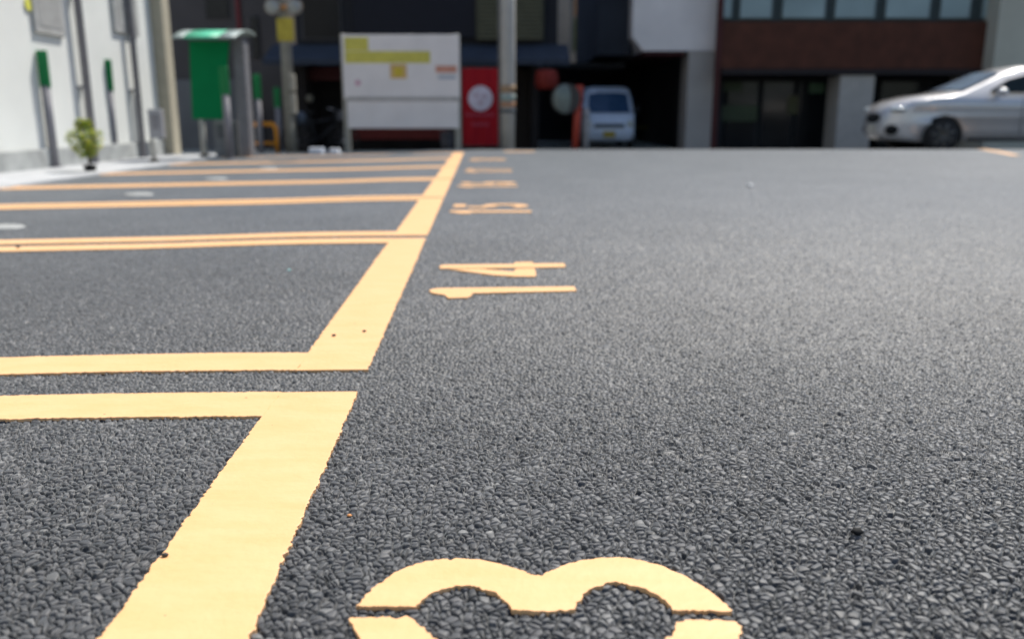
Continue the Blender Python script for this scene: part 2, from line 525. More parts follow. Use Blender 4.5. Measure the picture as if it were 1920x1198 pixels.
def b14(t):
    poly_mesh('digit_one', px_poly(c6([(243, 1073), (255, 1062), (300, 1054), (600, 1050), (900, 1047), (1259, 1041), (1276, 1073), (900, 1081), (545, 1089), (535, 1112), (505, 1120), (378, 1123), (352, 1101), (300, 1093), (258, 1086)])), t, 71, amp=.003)
    poly_mesh('digit_four', px_poly(c6([(315, 905), (320, 893), (350, 889), (700, 885), (838, 884), (843, 871), (968, 869), (974, 881), (1188, 879), (1198, 890), (1195, 905), (1000, 908), (700, 912), (318, 915)])), t, 72, amp=.002)
    a = poly_mesh('digit_part', px_poly(c6([(385, 920), (600, 918), (835, 937), (850, 918), (982, 914), (992, 950), (990, 972), (850, 971), (700, 962)])), t, 73, amp=.002)
number(1, '14', 'yellow stencilled number 14 on the lane', b14)

# digits in their own frame: u across (0..0.5), v up (0..1), as stroke centre lines
def arc(cx, cy, rx, ry, a0, a1, n=10):
    return [(cx + rx * math.cos(R(a0 + (a1 - a0) * i / n)), cy + ry * math.sin(R(a0 + (a1 - a0) * i / n))) for i in range(n + 1)]
DIG = {
    '5': [[(0.42, .92), (0.09, .92)], [(0.09, .80), (0.09, .56)] , [(0.12, .50)] + arc(.25, .32, .17, .22, 90, -150, 14)],
    '6': [[(0.38, .90)] + arc(.26, .78, .17, .13, 60, 180, 5) + [(0.09, .50)] + [(0.09, .40)], arc(.25, .30, .16, .21, 150, -190, 20)],
    '7': [[(0.04, .92), (0.44, .92)], [(0.42, .80), (0.30, .50), (0.22, .0)]],
    '8': [arc(.25, .74, .14, .17, -80, 260, 20), arc(.25, .28, .16, .19, 85, -265, 22)],
    '9': [arc(.25, .70, .16, .21, -30, 310, 20), [(0.41, .58), (0.41, .40)] + arc(.24, .22, .17, .14, 0, -120, 6)],
}
def ribbon(pts, w):
    P = [Vector(p) for p in pts]; l = []; r = []
    for i, p in enumerate(P):
        d = (P[min(i + 1, len(P) - 1)] - P[max(i - 1, 0)]).normalized(); n = Vector((-d.y, d.x)) * w / 2
        l.append(p + n); r.append(p - n)
    return l + r[::-1]
def gen_number(txt, ymid, xleft, label, k):
    H = 0.57
    def put(p, u0): return (xleft + (1 - p[1]) * H, ymid + (u0 + p[0]) * H)
    def build(t):
        poly_mesh('digit_one', [put(p, -0.62) for p in [(0.12, 0), (0.30, 0), (0.30, 1), (0.16, 1), (0.10, .93), (0.0, .86), (0.0, .74), (0.12, .74)]], t, k, amp=.003)
        for strk in DIG[txt]:
            poly_mesh('digit_part', [put(p, 0.02) for p in ribbon(strk, 0.155)], t, k + 3, amp=.002)
    return number(0, txt, label, build)
gen_number('5', 6.22, -0.435, 'blurred yellow number 15 painted on the lane', 81)
gen_number('6', 8.45, -0.52, 'blurred yellow number next beyond the 15', 84)
gen_number('7', 10.65, -0.57, 'blurred yellow number second beyond the 15', 87)
gen_number('8', 13.35, -0.66, 'farthest blurred yellow number, third beyond the 15', 90)
# strips near the street edge
for (p, q, lab) in (((945, 284.6), (1002, 284.6), 'short orange-yellow stripe right of the grey utility pole foot'), ((1775, 289.6), (1905, 292), 'pinkish yellow stripe on the lot edge in front of the silver car')):
    a = Vector(GP(*p)); b = Vector(GP(*q))
    t = thing('edge_stripe', (0, 0, 0), lab, 'road marking')
    line_mesh('painted_line', a, b, 0.30 if p[0] < 1200 else .12, t, 97)

# ------------------------------------------------------------------ loose stones
def pebble(px, py, r, label, m, lift=PT):
    x, y = GP(px, py)
    rd = random.Random(int(px)); bm = bmesh.new(); bmesh.ops.create_icosphere(bm, subdivisions=2, radius=1)
    for v in bm.verts: v.co *= 1 + rd.uniform(-.18, .18)
    mb = MB(); bm.verts.index_update()
    mb.add([(v.co.x * r * 1.2, v.co.y * r, v.co.z * r * .7 + r * .6) for v in bm.verts], [[v.index for v in f.verts] for f in bm.faces], True); bm.free()
    o = mb.build('pebble', m); o.location = (x, y, zgf(x, y) + lift)
    tag(o, label, 'pebble', 'loose pebbles lying on the paint and asphalt')
MP = mat('pebble_dark', (0.06, 0.055, 0.05), .7)
pebble(310, 1046, .0045, 'small dark pebble lying on the nearest long yellow line', MP)
pebble(626, 632, .0052, 'left of two tiny dark pebbles on the yellow line beside bay 14', MP)
pebble(683, 624, .0050, 'right of two tiny dark pebbles on the yellow line beside bay 14', MP)
pebble(34, 466, .009, 'dark pebble on the second pair of side lines at the left edge', MP)
pebble(1606, 1000, .008, 'black stone lump on the asphalt at the lower right', mat('pebble_black', (.01, .01, .01), .8), lift=-.001)
pebble(542, 508, .006, 'tiny pale turquoise fleck on the dark asphalt of bay 14', mat('pebble_teal', (.45, .8, .75), .5), lift=0)
pebble(1406, 350, .02, 'tiny white stone on the far grey asphalt right of the numbers', mat('pebble_white', (.8, .8, .8), .5), lift=0)
pebble(655, 968, .0035, 'tiny orange fleck between the long line and the 3', mat('pebble_orange', (.7, .3, .1), .5), lift=0)

# ------------------------------------------------------------------ buildings
def bx(a_px, a_py, b_px, b_py, Y, d, mb=None):
    """box whose front face at distance Y spans the pixels; d metres deep"""
    m = mb or MB(); mid = (max(a_py, -40) + b_py) / 2
    p = W(a_px, mid, Y); q = W(b_px, mid, Y); zt = ZH(a_py, Y); zb = ZH(b_py, Y)
    m.box((p.x, Y, zb), (q.x, Y + d, zt)); return m

M_WHITE = mat('white_render', (0.68, 0.69, 0.655), .8, var=.05, scale=1.2, bump=.3, bscale=90)
M_GREYMETAL = mat('galvanised', (0.20, 0.195, 0.21), .6, metal=0.0, var=.12, scale=9)
M_GREEN = mat('green_plastic', (0.004, 0.16, 0.045), .5, var=.06, scale=5)
M_BLACK = mat('black_rubber', (0.012, 0.012, 0.012), .8)
M_GLASSDARK = mat('dark_glass', (0.012, 0.014, 0.016), .15, var=.2, scale=1.5)
M_PALEPOST = mat('pale_post', (0.36, 0.35, 0.31), .6, scale=5)

def white_building():
    t = thing('white_building', (-6.95, 8, -.12), 'long white rendered building wall along the left edge of the lot', 'building')
    mb = MB(); mb.box((-6, -14, 0), (0, 9.3, 9)); mb.build('wall', M_WHITE, t)
    b = MB(); b.box((0.0, -14, 0), (0.07, 9.25, 0.30)); base = b.build('base_course', mat('base_course', (0.36, 0.37, 0.36), .85, var=.25, scale=4), t)
    p = MB(); p.box((-.02, 9.32, 0), (.22, 9.7, 9)); p.build('corner_pilaster', mat('beige_render', (0.42, 0.38, 0.29), .8, var=.08), t)
    for (y, r) in ((6.2, .06), (8.1, .055)):
        q = MB(); q.tube([(.12, y, .0), (.12, y, 8.8)], r)
        for z in (1.2, 2.6, 4): q.box((.0, y - .08, z), (.13, y + .08, z + .04))
        q.build('downpipe', M_GREYMETAL, t)
    for (y0, y1, z0, z1) in ((5.0, 5.85, 1.95, 2.9), (7.6, 8.6, 2.2, 3.1)):
        q = MB(); q.box((.0, y0, z0), (.06, y1, z1)); bxo = q.build('meter_box', mat('meter_grey', (.40, .40, .385), .6), t)
        q = MB(); q.box((.057, y0 + .1, z0 + .1), (.068, y1 - .1, z1 - .1)); q.build('cover', mat('meter_cover', (.34, .34, .33), .5), bxo)
    return t
white_building()
# yellow round sign on the wall
def wall_sign():
    p = None
    for Y in np.arange(6, 18, .02):
        w = W(52, 9, Y)
        if w.x <= -6.93: p = w; break
    p = p or W(52, 9, 11.6)
    t = MB(); t.disc((0, 0, 0), .085, (1, 0, 0), .02); o = t.build('round_sign', mat('yellow_sign', (.68, .66, .12), .5)); o.location = (-6.93, p.y, p.z)
    tag(o, 'small round yellow sign high on the white wall at the upper left', 'sign')
wall_sign()

def dark_left_building():
    Y = 24.0
    t = thing('grey_building', (W(440, 100, Y).x, Y, -.06), 'dark grey building behind the green sign and the white wall', 'building')
    def loc(m):
        m.v = [(v[0] - t.location.x, v[1] - t.location.y, v[2] - t.location.z) for v in m.v]; return m
    m = bx(250, -260, 548, 300, Y, 9); loc(m).build('wall', mat('grey_wall', (0.085, 0.078, 0.08), .85, var=.12, scale=1), t)
    m = bx(250, 150, 470, 300, Y - .35, .34); loc(m).build('shop_wall', mat('slate_wall', (0.15, .155, .165), .8, var=.15, scale=1), t)
    for (a, b, c, d) in ((382, -60, 428, 34), (470, 30, 486, 110), (462, 200, 482, 288)):
        w = bx(a, b, c, d, Y - .06, .05) if a != 462 else bx(a, b, c, d, Y - .39, .03)
        f = loc(w).build('window', mat('window_frame', (.05, .05, .055), .6), t)
        g = bx(a + 2.5, b + 2.5, c - 2.5, d - 2.5, (Y if a != 462 else Y - .33) - .075, .02); loc(g).build('pane', M_GLASSDARK, f)
    m = bx(441, -60, 449, 60, Y - .08, .07); loc(m).build('red_stripe', mat('red_stripe', (.16, .03, .035), .6), t)
    return t
dark_left_building()

def shop_building():
    Y = 22.0
    t = thing('shop_building', (W(800, 100, Y).x, Y, -.06), 'dark navy shop building with a blue awning behind the signboard', 'building')
    def loc(m):
        m.v = [(v[0] - t.location.x, v[1] - t.location.y, v[2] - t.location.z) for v in m.v]; return m
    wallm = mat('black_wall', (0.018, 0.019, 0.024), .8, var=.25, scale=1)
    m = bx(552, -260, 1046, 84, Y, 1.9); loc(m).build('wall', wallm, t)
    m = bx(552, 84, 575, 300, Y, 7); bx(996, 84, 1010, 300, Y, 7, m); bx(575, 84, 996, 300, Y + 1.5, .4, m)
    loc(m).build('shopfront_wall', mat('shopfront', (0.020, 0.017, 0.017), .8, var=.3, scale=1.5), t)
    m = bx(661, -60, 934, 72, Y - .16, .15); loc(m).build('sign_panel', mat('navy_panel', (0.005, 0.006, 0.013), .6, var=.1), t)
    m = bx(563, -60, 640, 76, Y - .06, .05); f = loc(m).build('window', mat('window_frame', (.05, .05, .055), .6), t)
    m = bx(567, -60, 636, 72, Y - .08, .02); loc(m).build('pane', mat('black_pane', (0.004, .004, .005), .3), f)
    m = bx(892, -60, 1020, 76, Y - .24, .07); f = loc(m).build('shutter', mat('olive_frame', (0.055, .055, .036), .7), t)
    sl = MB()
    for k in range(16):
        bx(897, -50 + k * 8, 1015, -46 + k * 8, Y - .27, .03, sl)
    loc(sl).build('slats', mat('olive_slat', (0.10, .10, .065), .6), f)
    # awning: sloping canvas with a valance
    a = W(492, 84, Y); b = W(1069, 84, Y); zt = ZH(84, Y); zb = ZH(112, Y - 1.0); zv = ZH(122, Y - 1.0)
    xa, xb = W(492, 110, Y - 1).x, W(1069, 110, Y - 1).x
    m = MB(); ns = 24; vs = []; fs = []
    for i in range(ns + 1):
        x = xa + (xb - xa) * i / ns; sag = .012 * math.sin(i * 2.1)
        for (y, z) in ((Y - .01, zt), (Y - .5, (zt + zb) / 2 - sag), (Y - 1.0, zb), (Y - 1.0, zv + .012 * math.sin(i * 3.3)), (Y - .985, zv), (Y - .985, zb - .02), (Y - .01, zt - .03)):
            vs.append((x, y, z))
        if i:
            o = 7 * i
            fs += [(o - 7 + k, o - 7 + (k + 1) % 7, o + (k + 1) % 7, o + k) for k in range(7)]
    fs += [tuple(range(7)), tuple(7 * ns + k for k in range(6, -1, -1))]
    m.add(vs, fs); loc(m).build('awning', mat('navy_canvas', (0.032, 0.042, 0.062), .85, var=.15, scale=2), t)
    m = bx(576, 126, 640, 152, Y + .3, .06); loc(m).build('maroon_panel', mat('maroon', (0.045, 0.008, 0.009), .7), t)
    m = bx(662, 238, 838, 262, Y - .25, .5); loc(m).build('red_bench_front', mat('dark_red', (0.10, 0.014, 0.012), .7), t)
    m = bx(640, 130, 860, 236, Y + 1.35, .06); f = loc(m).build('shop_window', mat('brown_frame', (.03, .024, .02), .7), t)
    m = MB()
    for k in range(4): bx(645 + k * 54, 134, 694 + k * 54, 232, Y + 1.33, .02, m)
    loc(m).build('pane', M_GLASSDARK, f)
    m = bx(958, 130, 996, 297, Y + .9, .06); loc(m).build('door', mat('brown_door', (.03, .022, .018), .6), t)
    return t
shop_building()

def corner_building():
    """garage building: pale mass over a dark drive-in, with its pillar"""
    Y = 23.0
    t = thing('garage_building', (W(1240, 100, Y).x, Y, -.05), 'pale concrete building over a dark drive-in garage with a grey pillar', 'building')
    def loc(m):
        m.v = [(v[0] - t.location.x, v[1] - t.location.y, v[2] - t.location.z) for v in m.v]; return m
    zt = ZH(-420, Y); z0 = ZH(96, Y)  # top carried up out of view to shade the awning
    x = lambda p, py=60: W(p, py, Y).x
    m = MB(); m.prism([(x(1186), ZH(70, Y)), (x(1207), z0), (x(1344), z0), (x(1344), zt), (x(1186), zt)], Y, Y + 9)
    loc(m).build('upper_wall', mat('pale_concrete_wall', (0.76, 0.71, 0.68), .8, var=.1, scale=1.0, bump=.2), t)
    m = bx(1121, -420, 1184, 104, Y + .8, 8); loc(m).build('navy_wall', mat('navy_wall', (0.033, 0.038, 0.05), .8, var=.2, scale=1), t)  # extra height out of view keeps sun off the awning
    m = bx(1207, 96.5, 1284, 105, Y + .02, 8.9); loc(m).build('maroon_soffit', mat('maroon', (0.045, 0.008, 0.009), .7), t)
    m = MB(); m.box((x(1288, 190), Y + .02, -.3), (x(1343, 190), Y + 1.0, z0 - .01)); loc(m).build('pillar', mat('grey_pillar', (0.40, 0.37, 0.34), .8, var=.12, scale=1), t)
    m = MB(); m.box((x(1120, 190), Y + 9.0, -.3), (x(1360, 190), Y + 9.2, z0)); m.box((x(1343, 190) + .002, Y + .25, -.3), (x(1360, 190), Y + .9, z0)); m.box((x(1296, 190), Y + 1.02, -.3), (x(1330, 190), Y + 8.9, z0 - .02))  # box beside the pillar is filler added to shut off a sunlit slit
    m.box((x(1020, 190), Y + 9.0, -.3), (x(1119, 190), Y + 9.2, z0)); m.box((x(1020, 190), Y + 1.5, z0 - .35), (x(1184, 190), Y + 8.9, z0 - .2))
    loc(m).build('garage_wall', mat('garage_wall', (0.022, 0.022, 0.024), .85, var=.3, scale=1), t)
    m = bx(1195, 236, 1280, 243, Y + 7, .04); loc(m).build('yellow_stripe', mat('dull_yellow', (0.14, .13, .03), .7), t)
    return t
corner_building()

def narrow_building():
    Y = 33.0
    t = thing('narrow_building', (W(1080, 60, Y).x, Y, -.05), 'narrow grey-beige building seen between the shop and the pale concrete building', 'building')
    def loc(m):
        m.v = [(v[0] - t.location.x, v[1] - t.location.y, v[2] - t.location.z) for v in m.v]; return m
    m = bx(1030, -900, 1135, 300, Y, 6); loc(m).build('wall', mat('greybeige', (0.46, 0.43, 0.37), .85, var=.15, scale=.8), t)  # wall raised far above view to block sun on the awning
    m = bx(1076, -330, 1090, 30, Y - .1, .09); loc(m).build('brown_pipe_cover', mat('tan', (0.5, 0.3, 0.16), .7), t)
    m = bx(1076, 34, 1092, 96, Y - .1, .09); loc(m).build('ivy_panel', mat('olive_green', (0.16, 0.18, 0.06), .8, var=.4, scale=6), t)
    m = bx(1094, -330, 1116, 26, Y - .14, .13); loc(m).build('sunlit_patch', mat('sunlit_patch', (0.7, 0.72, 0.7), .7), t)  # lit bit of the wall, put in as a paler slab
    for k in range(3):
        f = loc(bx(1048, -300 + k * 100, 1066, -240 + k * 100, Y - .05, .04)).build('window', mat('window_frame', (.05, .05, .055), .6), t)
        loc(bx(1050, -297 + k * 100, 1064, -243 + k * 100, Y - .07, .02)).build('pane', M_GLASSDARK, f)
    return t
narrow_building()

def brown_building():
    Y = 22.5
    t = thing('brown_building', (W(1600, 100, Y).x, Y, -.04), 'brown-red building with a band of pale teal windows above a dark ground floor', 'building')
    def loc(m):
        m.v = [(v[0] - t.location.x, v[1] - t.location.y, v[2] - t.location.z) for v in m.v]; return m
    brick = mat('brown_tiles', (0.088, 0.031, 0.018), .75, var=.22, scale=3, bump=.3, bscale=30)
    m = bx(1352, 41, 1858, 130, Y, 8); bx(1352, -260, 1858, -62, Y, 8, m); loc(m).build('wall', brick, t)
    m = bx(1354, 130, 1856, 141, Y - .12, 8); loc(m).build('ledge', mat('dark_ledge', (0.025, 0.019, 0.019), .7), t)
    m = bx(1352, -62, 1858, 41, Y + .18, 5); loc(m).build('window_wall', mat('mullion', (0.045, 0.06, 0.06), .6), t)
    for (a, b) in ((1354, 1375), (1387, 1451), (1467, 1551), (1566, 1645), (1661, 1748), (1764, 1824), (1843, 1857)):
        f = loc(bx(a, -58, b, 37, Y + .11, .06)).build('window', mat('teal_frame', (0.10, 0.125, 0.125), .6), t)
        loc(bx(a + 3, -55, b - 3, 34, Y + .09, .018)).build('pane', mat('teal_glass', (0.28, 0.36, 0.36), .35, var=.2, scale=.7), f)
    m = bx(1352, 141, 1856, 300, Y + 1.6, .2); loc(m).build('ground_floor_wall', mat('ground_floor', (0.018, 0.019, 0.021), .7, var=.3, scale=1), t)
    for (a, b) in ((1360, 1420), (1426, 1486), (1492, 1560), (1645, 1720), (1728, 1800)):
        f = loc(bx(a, 150, b, 292, Y + 1.52, .06)).build('door', mat('door_frame', (.03, .032, .034), .5), t)
        loc(bx(a + 3, 154, b - 3, 288, Y + 1.50, .018)).build('pane', M_GLASSDARK, f)
    m = bx(1341, -200, 1351, 298, Y - .05, .14); loc(m).build('red_downpipe', mat('red_brown_pipe', (0.07, 0.018, 0.016), .6), t)
    m = bx(1570, 141.5, 1634, 299, Y - .05, .9); loc(m).build('pillar', mat('light_pillar', (0.42, 0.39, 0.35), .8, var=.08), t)
    m = bx(1645, 200, 1800, 268, Y + .9, .3); loc(m).build('low_wall', mat('low_wall', (0.035, 0.034, 0.033), .8), t)
    for (a, b, c, d, col) in ((1352, 154, 1392, 172, (.07, .09, .05)), (1518, 156, 1546, 175, (.10, .17, .10)), (1478, 180, 1496, 214, (.10, .10, .05)), (1352, 198, 1420, 228, (.07, .075, .075)), (1550, 226, 1564, 240, (.16, .17, .19))):
        loc(bx(a, b, c, d, Y + 1.44, .03)).build('dim_light_panel', mat('dim_light_panel%d' % a, col, .6), t)  # dim lights of the ground floor, put in as flat coloured panels
    return t
brown_building()

def grey_right():
    Y = 22.0
    t = thing('grey_building', (W(2000, 100, Y).x, Y, -.04), 'plain grey concrete building behind the silver car at the right edge', 'building')
    def loc(m):
        m.v = [(v[0] - t.location.x, v[1] - t.location.y, v[2] - t.location.z) for v in m.v]; return m
    loc(bx(1861, -260, 2500, 300, Y, 8)).build('wall', mat('grey_concrete', (0.50, 0.48, 0.39), .85, var=.12, scale=.8, bump=.2), t)
    f = loc(bx(2020, -60, 2200, 60, Y - .06, .05)).build('window', mat('window_frame', (.05, .05, .055), .6), t)
    loc(bx(2026, -54, 2194, 54, Y - .08, .02)).build('pane', M_GLASSDARK, f)
grey_right()

def back_blocks():
    Y = 46
    t = thing('apartment_block', (0, Y, 0), 'tall dark block far behind the shop and the garage', 'building')
    m = MB(); m.box((-22, 0, -.1), (26, 6, 13)); m.build('wall', mat('far_block', (0.07, 0.07, 0.075), .9, var=.2, scale=.5), t)
back_blocks()

# ------------------------------------------------------------------ posts with green heads
def make_post():
    t = thing('bay_post', (0, 0, 0), 'x', 'post', 'grey posts with green plates behind the bays')
    m = MB(); m.tube([(0, 0, -.02), (0, 0, 1.22)], .062, 14); m.build('pole', M_GREYMETAL, t)
    m = MB(); m.box((-.075, -.03, 1.20), (.075, .03, 1.74)); m.build('green_plate', M_GREEN, t)
    m = MB(); m.disc((0, 0, .0), .11, (0, 0, 1), .03); m.build('foot', M_GREYMETAL, t)
    return t
def top_from(px, py_top, py_base, Y):
    return ZH(py_top, Y), ZH(py_base, Y)
posts = [((91, 208), 95, 13.0, 'grey post with a green top plate, first from the left, against the white wall'),
         ((207, 208), 112, 15.2, 'grey post with a green top plate between the sapling and the grey wall pipe'),
         ((425, 208), 125, 15.2, 'grey post with a faint green top right in front of the large green sign'),
         ((485, 208), 140, 19.0, 'grey post with a green top beside the orange hoop barrier'),
         ((521, 208), 165, 21.0, 'short grey post with a green top left of the utility pole with mirrors')]
p0 = make_post()
for i, ((px, py), ytop, Y, lab) in enumerate(posts):
    o = p0 if i == 0 else copy_tree(p0)
    w = W(px, py, Y); zt = ZH(ytop, Y); zb = zgf(w.x, Y) + (0.02 if w.x < -5.4 else 0)
    o.location = (w.x, Y, zb); o.scale = (1, 1, (zt - zb) / 1.74); o['label'] = lab
    if i in (1,): o.rotation_euler = (0, R(.8), 0)

# ------------------------------------------------------------------ small things behind the bays
def leafy():
    x, y = GP(170, 324)
    t = thing('sapling', (x, y, zgf(x, y)), 'small leafy sapling on a thin stem in a black pot behind the bays', 'plant')
    m = MB(); prof = [(.065, 0), (.085, .10), (.088, .105), (.075, .105), (.07, .08)]
    n = 16; vs = []; fs = []
    for (r, z) in prof:
        vs += [(r * math.cos(2 * math.pi * k / n), r * math.sin(2 * math.pi * k / n), z) for k in range(n)]
    for j in range(len(prof) - 1): fs += [(j * n + k, j * n + (k + 1) % n, (j + 1) * n + (k + 1) % n, (j + 1) * n + k) for k in range(n)]
    fs += [tuple(range(n))[::-1], tuple((len(prof) - 1) * n + k for k in range(n))]
    m.add(vs, fs); m.build('pot', M_BLACK, t)
    m = MB(); m.tube([(0, 0, .08), (-.01, 0, .25), (-.03, .01, .42), (-.04, 0, .62)], [.016, .014, .011, .005], 8)
    rd = random.Random(4)
    for k in range(7):
        a = k * 2.4; z = .27 + k * .045
        m.tube([(-.02, 0, z), (-.02 + .07 * math.cos(a), .07 * math.sin(a), z + .06), (-.02 + .14 * math.cos(a), .14 * math.sin(a), z + .08)], [.006, .004, .002], 5)
    m.build('stem', mat('stem', (.12, .1, .07), .8), t)
    m1 = MB(); m2 = MB()
    for k in range(1100):
        a = rd.uniform(0, 6.28); h = rd.random(); z = .20 + .50 * h
        rmax = .20 * math.sin(math.pi * min(1, .16 + .80 * (1 - h))) ** .8 + .015
        if h > .72: rmax *= .5
        r = rmax * rd.random() ** .6
        c = Vector((-.03 + r * math.cos(a), r * math.sin(a), z)); d = Vector((math.cos(a + rd.uniform(-.7, .7)), math.sin(a), rd.uniform(-.5, .6))).normalized()
        s = d.cross(Vector((0, 0, 1))).normalized(); L = rd.uniform(.04, .075); wd = L * .33; up = s.cross(d) * L * .12
        (m1 if rd.random() < .6 else m2).add([c, c + d * L * .45 + s * wd + up, c + d * L, c + d * L * .45 - s * wd + up], [(0, 1, 2, 3)])
    m1.build('foliage', mat('leaf_green', (0.24, 0.36, 0.04), .5, var=.35, scale=30), t)
    m2.build('young_leaves', mat('leaf_yellow', (0.62, 0.60, 0.06), .5, var=.3, scale=30), t)
leafy()

def box_post():
    x, y = GP(290, 307)
    t = thing('socket_post', (x, y, zgf(x, y)), 'pale low post with a grey box and a black foot, right of the sapling', 'post')
    m = MB(); m.disc((0, 0, .035), .075, (0, 0, 1), .07); m.build('foot', M_BLACK, t)
    m = MB(); m.tube([(0, 0, .07), (-.01, 0, .42)], .028, 10); m.build('pole', M_PALEPOST, t)
    m = MB(); m.box((-.02, -.06, .40), (.20, .06, .86)); m.build('box', mat('box_grey', (.28, .285, .30), .6), t)
    m = MB(); m.box((.03, -.068, .55), (.15, -.058, .78)); m.build('cover', mat('cover_grey', (.2, .2, .215), .5), t)
box_post()

def plates():
    m = MB(); n = 28; prof = [(.0, .016), (.09, .015), (.12, .010), (.135, .0)]
    vs = [(0, 0, .016)]; fs = []
    for (r, z) in prof[1:]:
        vs += [(1.0 * r * math.cos(2 * math.pi * k / n), .8 * r * math.sin(2 * math.pi * k / n), z) for k in range(n)]
    fs += [(0, 1 + k, 1 + (k + 1) % n) for k in range(n)]
    for j in range(2): fs += [(1 + j * n + k, 1 + (j + 1) * n + k, 1 + (j + 1) * n + (k + 1) % n, 1 + j * n + (k + 1) % n) for k in range(n)]
    m.add(vs, fs, True)
    o0 = m.build('sensor_plate', mat('white_plate', (.34, .345, .335), .6))
    L = [((6, 427.5), 'low white sensor disc in bay 15 at the left edge of the picture'), ((260, 366), 'low white sensor disc left of centre, in the bay just beyond bay 15'),
         ((405, 336.5), 'blurred white sensor disc third from the left edge'), ((502, 317), 'blurred white sensor disc fourth from the left edge'), ((560, 302), 'farthest blurred white sensor disc on the left side')]
    for i, (p, lab) in enumerate(L):
        o = o0 if i == 0 else o0.copy()
        if i: C.objects.link(o)
        x, y = GP(*p); o.location = (x, y, zgf(x, y) + .002); tag(o, lab, 'parking sensor', 'white sensor discs in the bays')
plates()

def stub(px, py, w, h, label, col, name, cat='block'):
    x, y = GP(px, py); t = MB()
    t.box((-w / 2, -w / 2, 0), (w / 2, w / 2, h)); t.box((-w * .6, -w * .6, -.01), (w * .6, w * .6, h * .12))
    o = t.build(name, mat('m_' + name + str(px), col, .7)); o.location = (x, y, zgf(x, y) + .018); tag(o, label, cat)
stub(38, 322, .14, .24, 'small blue-grey block at the foot of the white wall at the far left', (.13, .15, .19), 'concrete_block')
stub(263, 293, .13, .16, 'small dark grey block at the wall foot between two posts', (.12, .12, .12), 'concrete_block')
stub(595, 289, .26, .10, 'left of two white blocks under the dark bicycle', (.66, .68, .72), 'white_block')
stub(628, 289, .18, .08, 'right of two white blocks, beside the signboard leg', (.66, .68, .72), 'white_block')

# ------------------------------------------------------------------ green sign with canopy
def green_sign():
    Y = 15.8
    w = W(380, 200, Y)
    zb = zgf(w.x, Y)
    t = thing('payment_booth', (w.x, Y, zb), 'large green sign panel under a curved pale green canopy with a grey column', 'payment booth')
    def X(px, py=150): return W(px, py, Y).x - w.x
    def Z(py): return ZH(py, Y) - zb
    m = MB(); m.prism([(X(356, 80), Z(78)), (X(430, 80), Z(78)), (X(417, 220), Z(224)), (X(362, 220), Z(224))], -.04, .04); m.build('sign_panel', mat('deep_green', (0.0008, 0.17, 0.055), .7, spec=.1, var=.05), t)
    m = MB(); m.tube([(X(372), .0, .04), (X(372), .0, Z(224))], .05, 12); m.build('post', M_PALEPOST, t)
    m = MB(); m.disc((X(372), 0, .03), .085, (0, 0, 1), .06); m.build('foot', M_BLACK, t)
    m = MB(); m.box((X(438, 180), .12, 0), (X(459, 180), .42, Z(72))); m.build('column', mat('grey_column', (.17, .17, .18), .6), t)
    m = MB(); m.box((X(394, 260), .25, 0), (X(436, 260), .75, Z(228))); mc = m.build('machine', mat('machine_grey', (.16, .17, .18), .5), t)
    m = MB(); m.box((X(400, 260), .235, .35), (X(430, 260), .252, .6)); m.build('panel', mat('machine_panel', (.09, .1, .11), .4), mc)
    # canopy: a shallow curved shell, pale ends and a green middle
    def shell(x0, x1, name, m_, dz=0):
        vs = []; fs = []; n = 10
        for i in range(n + 1):
            a = i / n; y = -.55 + 1.2 * a; z = Z(76) + (.24 * math.sin(math.pi * (0.08 + .60 * a)) - .05) + dz
            for x in (x0, x1):
                vs += [(x, y, z), (x, y, z - .03)]
            if i:
                o = 4 * i
                fs += [(o - 4, o - 2, o + 2, o), (o - 3, o + 1, o + 3, o - 1), (o - 4, o, o + 1, o - 3), (o - 2, o - 1, o + 3, o + 2)]
        fs += [(0, 1, 3, 2), (4 * n, 4 * n + 2, 4 * n + 3, 4 * n + 1)]
        mb = MB(); mb.add(vs, fs, True); return mb.build(name, m_, t)
    shell(X(364, 65), X(428, 65), 'canopy', mat('pale_green', (0.10, 0.50, 0.30), .4, var=.06))
    shell(X(343, 65), X(363.5, 65), 'canopy_end', mat('canopy_white', (.30, .36, .34), .4, var=.05)); shell(X(428.5, 65), X(459, 65), 'canopy_end', mat('canopy_white', (.30, .36, .34), .4, var=.05))
green_sign()

# ------------------------------------------------------------------ street furniture on the far side
def hoop():
    Y = 19.2; w = W(496, 260, Y); zb = zgf(w.x, Y); s = 1645 / (Y * .98) 
    t = thing('hoop_barrier', (w.x, Y, zb), 'orange tubular hoop barrier with a middle rail', 'barrier')
    hw = .27; H = ZH(233, Y) - zb
    pts = [(-hw, 0, 0), (-hw, 0, H - .12)] + [(-hw + .12 - .12 * math.cos(a), 0, H - .12 + .12 * math.sin(a)) for a in (.4, .8, 1.2, 1.57)]
    pts += [(hw - .12 + .12 * math.sin(a), 0, H - .12 + .12 * math.cos(a)) for a in (0, .4, .8, 1.2)] + [(hw, 0, H - .12), (hw, 0, 0)]
    om = mat('orange_paint', (0.75, 0.30, 0.02), .45)
    m = MB(); m.tube(pts, .045, 12); m.build('hoop', om, t)
    m = MB(); m.tube([(-hw, 0, H * .4), (hw, 0, H * .4)], .035, 10); m.build('rail', om, t)
hoop()

